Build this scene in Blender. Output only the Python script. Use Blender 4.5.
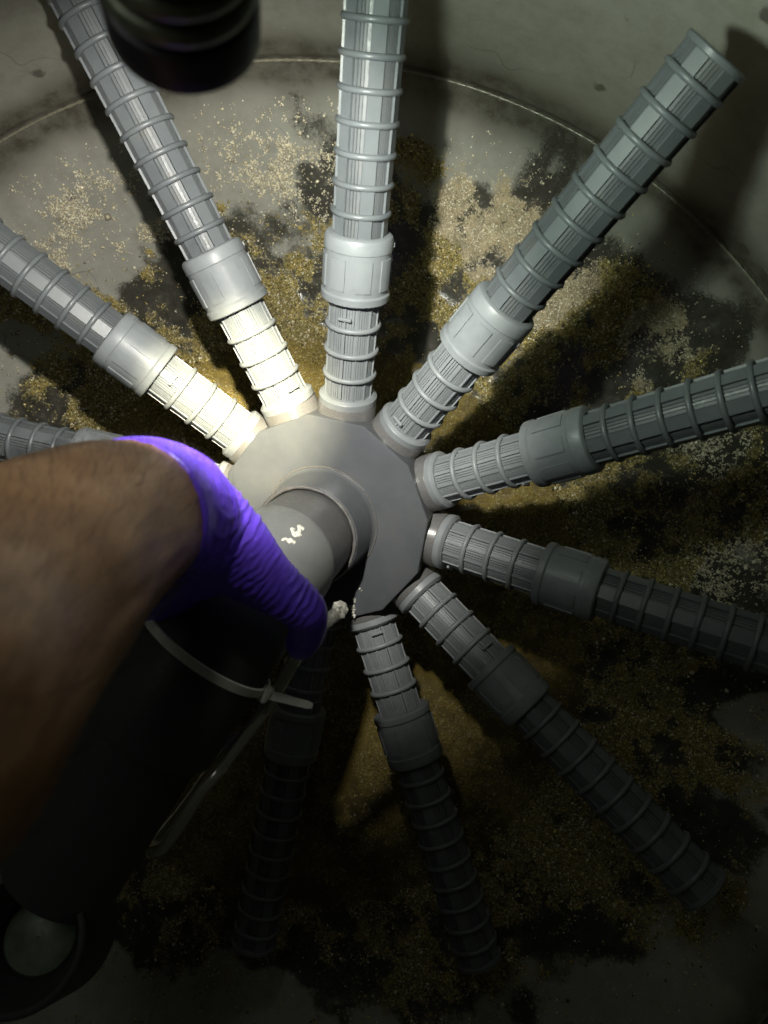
import bpy, bmesh, math, random
import numpy as np
from mathutils import Vector, Matrix

for o in list(bpy.data.objects):
    bpy.data.objects.remove(o)
SC = bpy.context.scene
COL = SC.collection
random.seed(7)
RNG = np.random.default_rng(11)

# ------------------------------------------------------------------ camera
# world: z up along the tank axis, origin at the centre of the weld seam
F = 740.0
CAM = Vector((0.1335069, 0.11534528, 0.59547394))
M3 = Matrix(((9.97369317e-01, 1.68863044e-02, -7.04932505e-02),
             (1.68017747e-02, -9.99857234e-01, -1.79193066e-03),
             (-7.05134456e-02, 6.02804946e-04, -9.97510647e-01)))   # lens axes (x right, y down, z forward) -> world
cam_d = bpy.data.cameras.new("camera")
cam = bpy.data.objects.new("camera", cam_d)
COL.objects.link(cam)
Rm = Matrix((M3 @ Vector((1, 0, 0)), M3 @ Vector((0, -1, 0)), M3 @ Vector((0, 0, -1)))).transposed()
cam.matrix_world = Matrix.Translation(CAM) @ Rm.to_4x4()
cam_d.sensor_fit = 'VERTICAL'
cam_d.sensor_height = 36.0
cam_d.sensor_width = 27.0
cam_d.lens = F / 1024 * 36.0
cam_d.clip_start = 0.01
cam_d.clip_end = 50
cam_d.dof.use_dof = True
cam_d.dof.focus_distance = 0.60
cam_d.dof.aperture_fstop = 9.0
SC.camera = cam
SC.render.resolution_x, SC.render.resolution_y = 768, 1024


def W(px, py, z):
    """world point seen at that place of the picture, z metres in front of the lens"""
    return CAM + M3 @ Vector(((px - 384) / F * z, (py - 512) / F * z, z))


# ------------------------------------------------------------------ light
world = bpy.data.worlds.new("World")
SC.world = world
world.use_nodes = True
world.node_tree.nodes["Background"].inputs[0].default_value = (0.80, 0.95, 0.88, 1)
world.node_tree.nodes["Background"].inputs[1].default_value = 0.004

LENS = W(185, 28, 0.200)
HOT = W(240, 412, 0.560)
BEAM = (HOT - LENS).normalized()


def spot(name, target, power, size, blend, color, radius):
    d = bpy.data.lights.new(name, 'SPOT')
    d.energy = power
    d.spot_size = math.radians(size)
    d.spot_blend = blend
    d.color = color
    d.shadow_soft_size = radius
    o = bpy.data.objects.new(name, d)
    COL.objects.link(o)
    o.location = LENS + BEAM * 0.004
    o.rotation_euler = (target - o.location).to_track_quat('-Z', 'Y').to_euler()
    return o


spot("flashlight_beam", W(232, 350, 0.56), 9.6, 86, 0.60, (1.0, 0.97, 0.88), 0.005)
spot("flashlight_hot_spot", HOT, 44.0, 28, 1.0, (1.0, 0.90, 0.60), 0.005)
spot("flashlight_spill", W(720, 30, 0.56), 4.5, 114, 1.0, (0.84, 1.0, 0.84), 0.020)
pd = bpy.data.lights.new("side_fill", 'POINT')  # added point lamp by the lens, standing in for light bounced onto the forearm
pd.energy = 0.16
pd.color = (0.95, 1.0, 0.88)
pd.shadow_soft_size = 0.008
po = bpy.data.objects.new("side_fill", pd)
COL.objects.link(po)
po.location = LENS + BEAM * 0.010
# added fill lamp near the forearm, for dim daylight from an unseen manhole
ad = bpy.data.lights.new("manhole_fill", 'AREA')
ad.shape = 'DISK'
ad.size = 0.20
ad.energy = 0.17
ad.color = (0.92, 1.0, 0.84)
ao = bpy.data.objects.new("manhole_fill", ad)
COL.objects.link(ao)
ao.location = (-0.08, 0.27, 0.66)
ao.rotation_euler = (Vector((0.06, 0.14, 0.36)) - ao.location).to_track_quat('-Z', 'Y').to_euler()

vs = SC.view_settings
vs.view_transform = 'Standard'
vs.look = 'None'
vs.exposure = 0.0
vs.gamma = 1.0
vs.use_curve_mapping = False


# ------------------------------------------------------------------ helpers
def link(name, me, mat=None, parent=None, mw=None):
    o = bpy.data.objects.new(name, me)
    COL.objects.link(o)
    if mat is not None and me is not None and len(me.materials) == 0:
        me.materials.append(mat)
    if parent is not None:
        o.parent = parent
    if mw is not None:
        o.matrix_basis = mw
    return o


def tag(o, label=None, cat=None, group=None, kind=None):
    if label: o['label'] = label
    if cat: o['category'] = cat
    if group: o['group'] = group
    if kind: o['kind'] = kind
    return o


def mesh(name, verts, faces, smooth=True, angle=35):
    me = bpy.data.meshes.new(name)
    me.from_pydata([tuple(v) for v in verts], [], faces)
    me.update()
    bm = bmesh.new(); bm.from_mesh(me)
    bmesh.ops.recalc_face_normals(bm, faces=bm.faces)
    bm.to_mesh(me); bm.free()
    if smooth:
        me.polygons.foreach_set('use_smooth', [True] * len(me.polygons))
        me.set_sharp_from_angle(angle=math.radians(angle))
    return me


def lathe_vf(profile, seg, v0=0):
    """profile: list of (z, r) revolved about z"""
    vs_, fs = [], []
    n = len(profile)
    for z, r in profile:
        for i in range(seg):
            a = 2 * math.pi * i / seg
            vs_.append((r * math.cos(a), r * math.sin(a), z))
    for j in range(n - 1):
        for i in range(seg):
            k = (i + 1) % seg
            fs.append((v0 + j * seg + i, v0 + j * seg + k, v0 + (j + 1) * seg + k, v0 + (j + 1) * seg + i))
    return vs_, fs


def lathe(name, profile, seg=40, cap0=False, cap1=False, angle=35):
    v, f = lathe_vf(profile, seg)
    if cap0: f.append(tuple(reversed(range(seg))))
    if cap1: f.append(tuple(range((len(profile) - 1) * seg, len(profile) * seg)))
    return mesh(name, v, f, angle=angle)


def torus_me(name, R, r, seg=28, rs=8, wob=0.0):
    v, f = [], []
    for i in range(seg):
        a = 2 * math.pi * i / seg
        for j in range(rs):
            b = 2 * math.pi * j / rs
            rr = R + r * math.cos(b)
            v.append((rr * math.cos(a), rr * math.sin(a), r * math.sin(b)))
    for i in range(seg):
        for j in range(rs):
            i2, j2 = (i + 1) % seg, (j + 1) % rs
            f.append((i * rs + j, i2 * rs + j, i2 * rs + j2, i * rs + j2))
    return mesh(name, v, f, angle=80)


def frames(pts):
    """parallel-transported frames along a list of points"""
    T = []
    n = len(pts)
    for i in range(n):
        a = pts[max(i - 1, 0)]; b = pts[min(i + 1, n - 1)]
        T.append((b - a).normalized())
    ref = Vector((0, 0, 1)) if abs(T[0].z) < .9 else Vector((1, 0, 0))
    u = T[0].cross(ref).normalized()
    out = []
    for i in range(n):
        if i:
            q = T[i - 1].rotation_difference(T[i])
            u = (q @ u)
            u = (u - T[i] * u.dot(T[i])).normalized()
        out.append((u, T[i].cross(u).normalized(), T[i]))
    return out


def catmull(P, n):
    """P: list of tuples (Vector, radius) -> n samples per span"""
    out = []
    m = len(P)
    for i in range(m - 1):
        p0, p1, p2, p3 = P[max(i - 1, 0)], P[i], P[i + 1], P[min(i + 2, m - 1)]
        for k in range(n):
            t = k / n
            def c(a, b, cc, d):
                return 0.5 * ((2 * b) + (cc - a) * t + (2 * a - 5 * b + 4 * cc - d) * t * t + (3 * b - a - 3 * cc + d) * t ** 3)
            out.append((c(p0[0], p1[0], p2[0], p3[0]), c(p0[1], p1[1], p2[1], p3[1])))
    out.append(P[-1])
    return out


def tube_vf(samples, seg, v0=0, cap=True, flat=None):
    pts = [s[0] for s in samples]
    fr = frames(pts)
    v, f = [], []
    for (p, r), (u, w, t) in zip(samples, fr):
        for i in range(seg):
            a = 2 * math.pi * i / seg
            d = u * math.cos(a) + w * math.sin(a)
            v.append(p + d * r)
    n = len(samples)
    for j in range(n - 1):
        for i in range(seg):
            k = (i + 1) % seg
            f.append((v0 + j * seg + i, v0 + j * seg + k, v0 + (j + 1) * seg + k, v0 + (j + 1) * seg + i))
    if cap:
        f.append(tuple(v0 + i for i in reversed(range(seg))))
        f.append(tuple(v0 + (n - 1) * seg + i for i in range(seg)))
    return v, f


# value noise in numpy -------------------------------------------------
def _hash(ix, iy, s):
    h = (ix.astype(np.int64) * 374761393 + iy.astype(np.int64) * 668265263 + s * 1442695041) & 0x7fffffff
    h = ((h ^ (h >> 13)) * 1274126177) & 0x7fffffff
    h = h ^ (h >> 16)
    return (h & 0xffff) / 65535.0


def vnoise(x, y, s=0):
    ix = np.floor(x); iy = np.floor(y)
    fx = x - ix; fy = y - iy
    fx = fx * fx * (3 - 2 * fx); fy = fy * fy * (3 - 2 * fy)
    a = _hash(ix, iy, s); b = _hash(ix + 1, iy, s); c = _hash(ix, iy + 1, s); d = _hash(ix + 1, iy + 1, s)
    return (a * (1 - fx) + b * fx) * (1 - fy) + (c * (1 - fx) + d * fx) * fy


def fbm(x, y, s=0, oct=5, gain=.55):
    t = 0; a = 1; n = 0
    for k in range(oct):
        t = t + a * vnoise(x * 2 ** k + 13.7 * k, y * 2 ** k - 7.3 * k, s + k)
        n += a; a *= gain
    return t / n


def smooth(e0, e1, x):
    t = np.clip((x - e0) / (e1 - e0), 0, 1)
    return t * t * (3 - 2 * t)


# ------------------------------------------------------------------ materials
def new_mat(name):
    m = bpy.data.materials.new(name)
    m.use_nodes = True
    nt = m.node_tree
    return m, nt, nt.nodes["Principled BSDF"]


def N(nt, typ, **kw):
    n = nt.nodes.new(typ)
    for k, v in kw.items():
        if k.startswith('i_'):
            key = k[2:]
            key = int(key) if key.isdigit() else key
            n.inputs[key].default_value = v
        else:
            setattr(n, k, v)
    return n


def ramp(nt, stops, src):
    r = nt.nodes.new('ShaderNodeValToRGB')
    el = r.color_ramp.elements
    while len(el) < len(stops): el.new(0.5)
    for e, (p, c) in zip(el, stops):
        e.position = p
        e.color = c if len(c) == 4 else (*c, 1)
    nt.links.new(src, r.inputs[0])
    return r


def mixc(nt, fac, a, b, mode='MIX'):
    n = nt.nodes.new('ShaderNodeMix')
    n.data_type = 'RGBA'; n.blend_type = mode
    for sock, val in ((n.inputs[0], fac), (n.inputs[6], a), (n.inputs[7], b)):
        if hasattr(val, 'default_value') or hasattr(val, 'links'):
            nt.links.new(val, sock)
        elif isinstance(val, (int, float)):
            sock.default_value = val
        else:
            sock.default_value = (*val, 1) if len(val) == 3 else val
    return n.outputs[2]


def plastic(name, col, dirt=(0.10, 0.085, 0.06), rough=0.42, dirt_amt=0.35, scale=60, bump=0.12, rvar=0.10):
    m, nt, b = new_mat(name)
    tc = N(nt, 'ShaderNodeTexCoord')
    geo = N(nt, 'ShaderNodeNewGeometry')
    n1 = N(nt, 'ShaderNodeTexNoise', i_Scale=scale, i_Detail=6.0, i_Roughness=.62)
    nt.links.new(geo.outputs['Position'], n1.inputs['Vector'])
    n2 = N(nt, 'ShaderNodeTexNoise', i_Scale=scale * 9, i_Detail=3.0)
    nt.links.new(geo.outputs['Position'], n2.inputs['Vector'])
    lite = tuple(min(1, c * 1.13) for c in col); dark = tuple(c * .84 for c in col)
    c1 = ramp(nt, [(0.3, dark), (0.72, lite)], n1.outputs[0]).outputs[0]
    msk = ramp(nt, [(0.52, (0, 0, 0)), (0.80, (dirt_amt,) * 3)], n1.outputs[0]).outputs[0]
    c2 = mixc(nt, msk, c1, dirt)
    nt.links.new(c2, b.inputs['Base Color'])
    rr = ramp(nt, [(0.25, (rough - rvar,) * 3), (0.75, (rough + rvar * 1.3,) * 3)], n2.outputs[0]).outputs[0]
    nt.links.new(rr, b.inputs['Roughness'])
    bp = N(nt, 'ShaderNodeBump', i_Strength=bump, i_Distance=0.0006)
    nt.links.new(n2.outputs[0], bp.inputs['Height'])
    nt.links.new(bp.outputs[0], b.inputs['Normal'])
    b.inputs['Specular IOR Level'].default_value = .45
    return m


M_IN = plastic("grey_plastic_pale", (0.205, 0.222, 0.235), dirt_amt=.34, bump=.03, rvar=.05)
M_OUT = plastic("grey_plastic_tube", (0.118, 0.131, 0.141), dirt_amt=.25, bump=.03, rvar=.05, rough=.36)
M_SLOT_SHADE = plastic("grey_plastic_slot_shade", (0.105, 0.114, 0.122), dirt_amt=.45, bump=.05)  # shade of the recessed bars is put into this darker grey
M_CORE = plastic("grey_plastic_core", (0.10, 0.105, 0.105), dirt_amt=.5)
M_HUB = plastic("grey_pvc_hub", (0.086, 0.092, 0.101), rough=.30, dirt_amt=.35, scale=35, bump=.01, rvar=.025)
M_PORT = plastic("grey_pvc_port", (0.125, 0.122, 0.122), rough=.30, dirt_amt=.45, scale=70, bump=.04)
M_PIPE = plastic("grey_pvc_pipe", (0.075, 0.075, 0.077), rough=.40, dirt_amt=.5, scale=50)
M_ELBOW = plastic("grey_pvc_elbow", (0.125, 0.130, 0.128), rough=.42, dirt_amt=.45, scale=40, bump=.05)
M_GLUE = plastic("dried_glue", (0.115, 0.110, 0.108), rough=.25, dirt_amt=.4, scale=200, bump=.6)
M_FLAKE = plastic("white_residue", (0.58, 0.57, 0.50), rough=.6, dirt_amt=.1, scale=300)
M_TIE = plastic("white_nylon", (0.80, 0.79, 0.72), rough=.38, dirt_amt=.25, scale=120)

# tank lining ----------------------------------------------------------
def tank_material():
    m, nt, b = new_mat("tank_lining")
    L = nt.links.new
    geo = N(nt, 'ShaderNodeNewGeometry')
    pos = geo.outputs['Position']
    a_s = N(nt, 'ShaderNodeAttribute', attribute_name='silt').outputs['Fac']
    a_d = N(nt, 'ShaderNodeAttribute', attribute_name='film').outputs['Fac']
    a_b = N(nt, 'ShaderNodeAttribute', attribute_name='seam').outputs['Fac']
    nA = N(nt, 'ShaderNodeTexNoise', i_Scale=9.0, i_Detail=8.0, i_Roughness=.62); L(pos, nA.inputs['Vector'])
    nB = N(nt, 'ShaderNodeTexNoise', i_Scale=70.0, i_Detail=8.0, i_Roughness=.7); L(pos, nB.inputs['Vector'])
    nC = N(nt, 'ShaderNodeTexNoise', i_Scale=420.0, i_Detail=4.0, i_Roughness=.7); L(pos, nC.inputs['Vector'])
    paint = ramp(nt, [(0.25, (0.225, 0.224, 0.192)), (0.5, (0.258, 0.257, 0.222)), (0.8, (0.295, 0.293, 0.256))], nA.outputs[0]).outputs[0]
    sp = ramp(nt, [(0.28, (0.80, 0.79, 0.76)), (0.55, (1, 1, 1)), (0.85, (1.08, 1.08, 1.06))], nB.outputs[0]).outputs[0]
    paint = mixc(nt, 1.0, paint, sp, 'MULTIPLY')
    # long scratches and cracks: thin level lines of a stretched noise
    for sc, w, seed in ((3.2, .0018, 0.0),):
        mp = N(nt, 'ShaderNodeMapping'); mp.inputs['Location'].default_value = (seed, seed * 2, 0)
        L(pos, mp.inputs[0])
        nS = N(nt, 'ShaderNodeTexNoise', i_Scale=sc, i_Detail=4.0, i_Roughness=.42); L(mp.outputs[0], nS.inputs['Vector'])
        sub = N(nt, 'ShaderNodeMath', operation='SUBTRACT'); L(nS.outputs[0], sub.inputs[0]); sub.inputs[1].default_value = .5
        ab = N(nt, 'ShaderNodeMath', operation='ABSOLUTE'); L(sub.outputs[0], ab.inputs[0])
        ln = N(nt, 'ShaderNodeMath', operation='LESS_THAN'); L(ab.outputs[0], ln.inputs[0]); ln.inputs[1].default_value = w * .35
        gate = ramp(nt, [(0.47, (0, 0, 0)), (0.55, (1, 1, 1))], nA.outputs[0]).outputs[0]
        mul = N(nt, 'ShaderNodeMath', operation='MULTIPLY'); L(ln.outputs[0], mul.inputs[0]); L(gate, mul.inputs[1])
        m2 = N(nt, 'ShaderNodeMath', operation='MULTIPLY'); L(mul.outputs[0], m2.inputs[0]); m2.inputs[1].default_value = .4
        paint = mixc(nt, m2.outputs[0], paint, (0.05, 0.048, 0.042))
    # pale nicks
    nick = ramp(nt, [(0.735, (0, 0, 0)), (0.76, (.7, .7, .7))], nC.outputs[0]).outputs[0]
    paint = mixc(nt, nick, paint, (0.52, 0.51, 0.46))
    vo = N(nt, 'ShaderNodeTexVoronoi', i_Scale=16.0); L(pos, vo.inputs['Vector'])
    wob = N(nt, 'ShaderNodeMath', operation='MULTIPLY_ADD'); L(nB.outputs[0], wob.inputs[0]); wob.inputs[1].default_value = .22; L(vo.outputs['Distance'], wob.inputs[2])
    spt = ramp(nt, [(0.165, (.8, .8, .8)), (0.205, (0, 0, 0))], wob.outputs[0]).outputs[0]
    paint = mixc(nt, spt, paint, (0.055, 0.052, 0.045))
    # brown-black grime along the weld
    gr = N(nt, 'ShaderNodeMath', operation='MULTIPLY'); L(a_b, gr.inputs[0])
    gm = ramp(nt, [(0.25, (.45, .45, .45)), (0.6, (1, 1, 1))], nB.outputs[0]).outputs[0]
    L(gm, gr.inputs[1])
    paint = mixc(nt, gr.outputs[0], paint, (0.060, 0.055, 0.042))
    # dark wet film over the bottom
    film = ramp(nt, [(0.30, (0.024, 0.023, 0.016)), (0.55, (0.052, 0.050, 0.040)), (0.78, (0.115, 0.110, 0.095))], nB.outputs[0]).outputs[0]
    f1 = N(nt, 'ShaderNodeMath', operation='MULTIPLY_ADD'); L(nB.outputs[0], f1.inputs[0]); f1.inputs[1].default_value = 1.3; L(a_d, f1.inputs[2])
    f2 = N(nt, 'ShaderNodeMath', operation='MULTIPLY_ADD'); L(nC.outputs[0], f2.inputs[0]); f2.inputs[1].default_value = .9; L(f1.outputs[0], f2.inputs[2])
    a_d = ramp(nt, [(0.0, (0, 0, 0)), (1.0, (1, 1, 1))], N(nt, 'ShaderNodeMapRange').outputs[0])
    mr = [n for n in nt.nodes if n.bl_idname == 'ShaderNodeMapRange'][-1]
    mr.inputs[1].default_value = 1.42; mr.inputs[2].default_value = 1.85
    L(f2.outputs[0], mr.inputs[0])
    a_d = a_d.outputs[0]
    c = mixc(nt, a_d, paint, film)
    # olive and golden silt
    sl = ramp(nt, [(0.28, (0.050, 0.042, 0.010)), (0.45, (0.17, 0.138, 0.034)), (0.60, (0.34, 0.275, 0.085)), (0.82, (0.62, 0.55, 0.32))], nC.outputs[0]).outputs[0]
    sl2 = ramp(nt, [(0.35, (0.55, 0.55, 0.5)), (0.65, (1.15, 1.1, 1.0))], nB.outputs[0]).outputs[0]
    a_g = N(nt, 'ShaderNodeAttribute', attribute_name='beige').outputs['Fac']
    bg = ramp(nt, [(0.30, (0.20, 0.165, 0.10)), (0.6, (0.40, 0.345, 0.23)), (0.85, (0.58, 0.52, 0.38))], nC.outputs[0]).outputs[0]
    sl = mixc(nt, a_g, sl, bg)
    sl = mixc(nt, 1.0, sl, sl2, 'MULTIPLY')
    add = N(nt, 'ShaderNodeMath', operation='ADD'); L(a_s, add.inputs[0]); L(nB.outputs[0], add.inputs[1])
    nq = N(nt, 'ShaderNodeMath', operation='MULTIPLY_ADD'); L(nC.outputs[0], nq.inputs[0]); nq.inputs[1].default_value = 1.1; nq.inputs[2].default_value = -1.05
    sub = N(nt, 'ShaderNodeMath', operation='ADD'); L(add.outputs[0], sub.inputs[0]); L(nq.outputs[0], sub.inputs[1])
    sm = ramp(nt, [(0.24, (0, 0, 0)), (0.44, (1, 1, 1))], sub.outputs[0]).outputs[0]
    c = mixc(nt, sm, c, sl)
    L(c, b.inputs['Base Color'])
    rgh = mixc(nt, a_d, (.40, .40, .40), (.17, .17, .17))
    rgh = mixc(nt, sm, rgh, (.30, .30, .30))
    L(rgh, b.inputs['Roughness'])
    bp1 = N(nt, 'ShaderNodeBump', i_Strength=.35, i_Distance=0.0012); L(nC.outputs[0], bp1.inputs['Height'])
    bs = N(nt, 'ShaderNodeMath', operation='MULTIPLY_ADD'); L(sm, bs.inputs[0]); bs.inputs[1].default_value = .7; bs.inputs[2].default_value = .12
    L(bs.outputs[0], bp1.inputs['Strength'])
    bp2 = N(nt, 'ShaderNodeBump', i_Strength=.4, i_Distance=0.004); L(nB.outputs[0], bp2.inputs['Height']); L(bp1.outputs[0], bp2.inputs['Normal'])
    L(bs.outputs[0], bp2.inputs['Strength'])
    L(bp2.outputs[0], b.inputs['Normal'])
    return m


# ------------------------------------------------------------------ tank
R_T, D_T = 0.481, 0.180


def dish_z(r):
    q = np.clip(r / R_T, 0, 1)
    return -D_T * (1 - q ** 2.5) ** 0.62


def floor_hit(px, py):
    """where the line of sight through a place of the picture meets the dish (world x, y)"""
    d = M3 @ Vector(((px - 384) / F, (py - 512) / F, 1.0))
    z = -.12
    for _ in range(30):
        t = (z - CAM.z) / d.z
        p = CAM + d * t
        z = float(dish_z(np.array(min(math.hypot(p.x, p.y), R_T))))
    return p.x, p.y


# silt patches: place, half sizes in picture pixels, strength, kind (0 dry beige, 1 golden)
PATCH = [
    (85, 215, 62, 16, .75, 0), (130, 232, 50, 14, .80, 0), (55, 242, 42, 14, .8, 0), (85, 178, 52, 22, .40, 0), (70, 265, 30, 9, .6, 0),
    (280, 165, 52, 24, .95, 0), (245, 180, 28, 12, .6, 0), (168, 285, 26, 16, .8, 1), (235, 215, 26, 20, .4, 1),
    (300, 250, 36, 30, .55, 1), (290, 320, 60, 55, .9, 1), (190, 355, 40, 60, .85, 1), (215, 410, 60, 40, 1.0, 1), (250, 290, 30, 40, .5, 1),
    (405, 195, 22, 40, .85, 1), (405, 290, 26, 80, .5, 1), (400, 360, 30, 50, .8, 1), (455, 208, 18, 22, .8, 2), (452, 262, 26, 28, .85, 1),
    (495, 245, 34, 42, .95, 2), (540, 290, 40, 40, .95, 2), (470, 330, 50, 50, .85, 1), (520, 350, 60, 40, .8, 1), (460, 390, 40, 36, 1.0, 1),
    (600, 345, 40, 60, .6, 1), (650, 350, 40, 34, .7, 2), (690, 385, 30, 26, .5, 1), (520, 395, 40, 30, .8, 1), (560, 410, 50, 30, .4, 1),
    (490, 520, 50, 26, 1.0, 1), (560, 505, 60, 24, .75, 1), (640, 470, 40, 24, .5, 1), (655, 530, 22, 40, .5, 1), (740, 490, 8, 50, .75, 1), (745, 580, 14, 40, .5, 0),
    (690, 450, 40, 16, .3, 0), (500, 620, 60, 30, .35, 1), (560, 655, 60, 30, .4, 1), (640, 740, 40, 60, .75, 1), (470, 700, 28, 50, .75, 1), (570, 850, 70, 50, .8, 1),
    (520, 790, 50, 20, .5, 1), (380, 820, 60, 70, .6, 1), (340, 760, 30, 40, .6, 1), (300, 900, 90, 70, .5, 1), (410, 975, 40, 30, .7, 1), (535, 920, 60, 22, .5, 1),
    (720, 870, 16, 50, .5, 1), (700, 940, 20, 40, .5, 1), (735, 800, 14, 40, .4, 1), (650, 935, 24, 14, .4, 1), (160, 900, 80, 60, .5, 1), (110, 800, 40, 60, .5, 1),
    (40, 395, 20, 46, .35, 1), (60, 375, 24, 20, .75, 1), (95, 380, 40, 34, .7, 1), (140, 420, 60, 30, .9, 1), (20, 300, 30, 30, .7, 1), (110, 330, 40, 40, .5, 1), (20, 430, 50, 16, .5, 1),
]
PW = []
for px, py, rx, ry, s, k in PATCH:
    x, y = floor_hit(px, py)
    zz = .595 - float(dish_z(np.array(min(math.hypot(x, y), R_T))))
    PW.append((x, y, rx * zz / F, ry * zz / F, s, k))


def silt_field(x, y):
    wx = x + (fbm(x * 28, y * 28, 3) - .5) * .05
    wy = y + (fbm(x * 28, y * 28, 9) - .5) * .05
    s = np.zeros_like(x); dry = np.zeros_like(x)
    for cx, cy, rx, ry, st, k in PW:
        q = ((wx - cx) / rx) ** 2 + ((wy - cy) / ry) ** 2
        g = st * np.exp(-q * .8)
        dry = np.where(g > s, {0: 1.0, 1: 0.0, 2: .75}[k], dry)
        s = np.maximum(s, g)
    r = np.hypot(x, y)
    base = .46 * (1 - smooth(.33, .42, np.hypot(x - .08, y - .03)))
    s = np.maximum(s, base)
    s = s * (0.25 + 1.25 * smooth(.28, .68, fbm(x * 48, y * 48, 21))) - .5 * smooth(.50, .72, fbm(x * 18 + 4, y * 18, 40)) * (s < .8)
    s = s * (1 - smooth(R_T - .035, R_T - .02, r))
    return np.clip(s, 0, 1), dry


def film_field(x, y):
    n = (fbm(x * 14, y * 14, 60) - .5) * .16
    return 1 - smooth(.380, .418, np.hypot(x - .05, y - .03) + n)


def build_tank():
    seg = 420
    rr = list(np.linspace(0.004, R_T - .06, 110)) + list(np.linspace(R_T - .058, R_T - .0005, 46))
    prof = [(r, float(dish_z(np.array(r)))) for r in rr]
    prof += [(R_T + .0016, -.0012), (R_T + .0022, .0008)]
    zs = list(np.linspace(.003, .12, 30)) + list(np.linspace(.13, .95, 40))
    prof += [(R_T + .0012 + .002 * (z / .1) if z < .1 else R_T + .0032, z) for z in zs]
    n = len(prof)
    P = np.zeros((n, seg, 3))
    a = np.arange(seg) * 2 * np.pi / seg
    for j, (r, z) in enumerate(prof):
        P[j, :, 0] = r * np.cos(a); P[j, :, 1] = r * np.sin(a); P[j, :, 2] = z
    V = P.reshape(-1, 3)
    # slight unevenness of the moulded shell and the heaped silt
    x, y, z = V[:, 0].copy(), V[:, 1].copy(), V[:, 2].copy()
    r = np.hypot(x, y)
    s, dry = silt_field(x, y)
    low = z < -.004
    s = np.where(low, s, 0)
    V[:, 2] += np.where(low, s * .0035 * fbm(x * 120, y * 120, 5) + (fbm(x * 9, y * 9, 77) - .5) * .004 * smooth(.0, .08, R_T - r), 0)
    w = (fbm(np.arctan2(y, x) * 4, z * 9, 31) - .5) * .004 * smooth(.01, .06, z)
    V[:, 0] += x / np.maximum(r, 1e-6) * w; V[:, 1] += y / np.maximum(r, 1e-6) * w
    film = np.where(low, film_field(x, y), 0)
    ang = np.arctan2(y, x)
    d = np.where(z < 0, np.sqrt((R_T - np.minimum(r, R_T)) ** 2 + z ** 2), z)
    seam = np.exp(-((d - .004) / (.010 + .026 * fbm(ang * 9, ang * 0, 8))) ** 2) * (.95 + .8 * fbm(ang * 6 + 3, ang * 0 + 2, 15))
    faces = []
    for j in range(n - 1):
        for i in range(seg):
            k = (i + 1) % seg
            faces.append((j * seg + i, j * seg + k, (j + 1) * seg + k, (j + 1) * seg + i))
    faces.append(tuple(reversed(range(seg))))
    me = bpy.data.meshes.new("tank")
    me.from_pydata(V.tolist(), [], faces)
    me.polygons.foreach_set('use_smooth', [True] * len(me.polygons))
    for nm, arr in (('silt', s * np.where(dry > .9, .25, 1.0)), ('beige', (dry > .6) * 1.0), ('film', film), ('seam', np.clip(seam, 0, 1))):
        at = me.attributes.new(nm, 'FLOAT', 'POINT')
        at.data.foreach_set('value', arr.astype(np.float32))
    o = link("tank_wall", me, tank_material())
    tag(o, "grey lined round tank with a dished silty bottom", kind='structure')
    # the lumpy weld bead that runs round the shell
    v, f = [], []
    sg, rs = 900, 6
    for i in range(sg):
        t = 2 * math.pi * i / sg
        q = .0010 + .0006 * float(fbm(np.array(t * 40), np.array(0.), 4)) + .0004 * math.sin(t * 340)
        R0 = R_T - .0008; z0 = .0002 + .0012 * float(fbm(np.array(t * 12), np.array(1.), 6))
        for j in range(rs):
            b = 2 * math.pi * j / rs
            rr_ = R0 + q * math.cos(b)
            v.append((rr_ * math.cos(t), rr_ * math.sin(t), z0 + q * math.sin(b)))
    for i in range(sg):
        for j in range(rs):
            i2, j2 = (i + 1) % sg, (j + 1) % rs
            f.append((i * rs + j, i2 * rs + j, i2 * rs + j2, i * rs + j2))
    link("weld_seam", mesh("weld_seam", v, f, angle=80), plastic("weld_bead", (0.17, 0.16, 0.12), rough=.22, dirt_amt=.95, scale=45), o)
    return o


tank = build_tank()


# murky water standing in the bottom ------------------------------------
def build_water():
    m, nt, b = new_mat("murky_water")
    geo = N(nt, 'ShaderNodeNewGeometry')
    n1 = N(nt, 'ShaderNodeTexNoise', i_Scale=40.0, i_Detail=5.0); nt.links.new(geo.outputs['Position'], n1.inputs['Vector'])
    c = ramp(nt, [(0.3, (0.13, 0.095, 0.024)), (0.7, (0.30, 0.225, 0.065))], n1.outputs[0]).outputs[0]
    nt.links.new(c, b.inputs['Base Color'])
    b.inputs['Roughness'].default_value = .07
    b.inputs['IOR'].default_value = 1.33
    b.inputs['Alpha'].default_value = .42
    n2 = N(nt, 'ShaderNodeTexNoise', i_Scale=90.0, i_Detail=2.0); nt.links.new(geo.outputs['Position'], n2.inputs['Vector'])
    bp = N(nt, 'ShaderNodeBump', i_Strength=.12, i_Distance=.002); nt.links.new(n2.outputs[0], bp.inputs['Height'])
    nt.links.new(bp.outputs[0], b.inputs['Normal'])
    seg = 96
    v = [(0, 0, 0)]
    f = []
    for k, r in enumerate((.10, .22, .318)):
        for i in range(seg):
            a = 2 * math.pi * i / seg
            v.append((r * math.cos(a), r * math.sin(a), 0))
    for i in range(seg):
        f.append((0, 1 + i, 1 + (i + 1) % seg))
    for k in range(2):
        for i in range(seg):
            j = (i + 1) % seg
            f.append((1 + k * seg + i, 1 + (k + 1) * seg + i, 1 + (k + 1) * seg + j, 1 + k * seg + j))
    o = link("water", mesh("water", v, f), m)
    o.location = (0, 0, -D_T * .815)
    tag(o, "shallow murky brown water in the tank bottom", kind='structure')


build_water()


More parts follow.
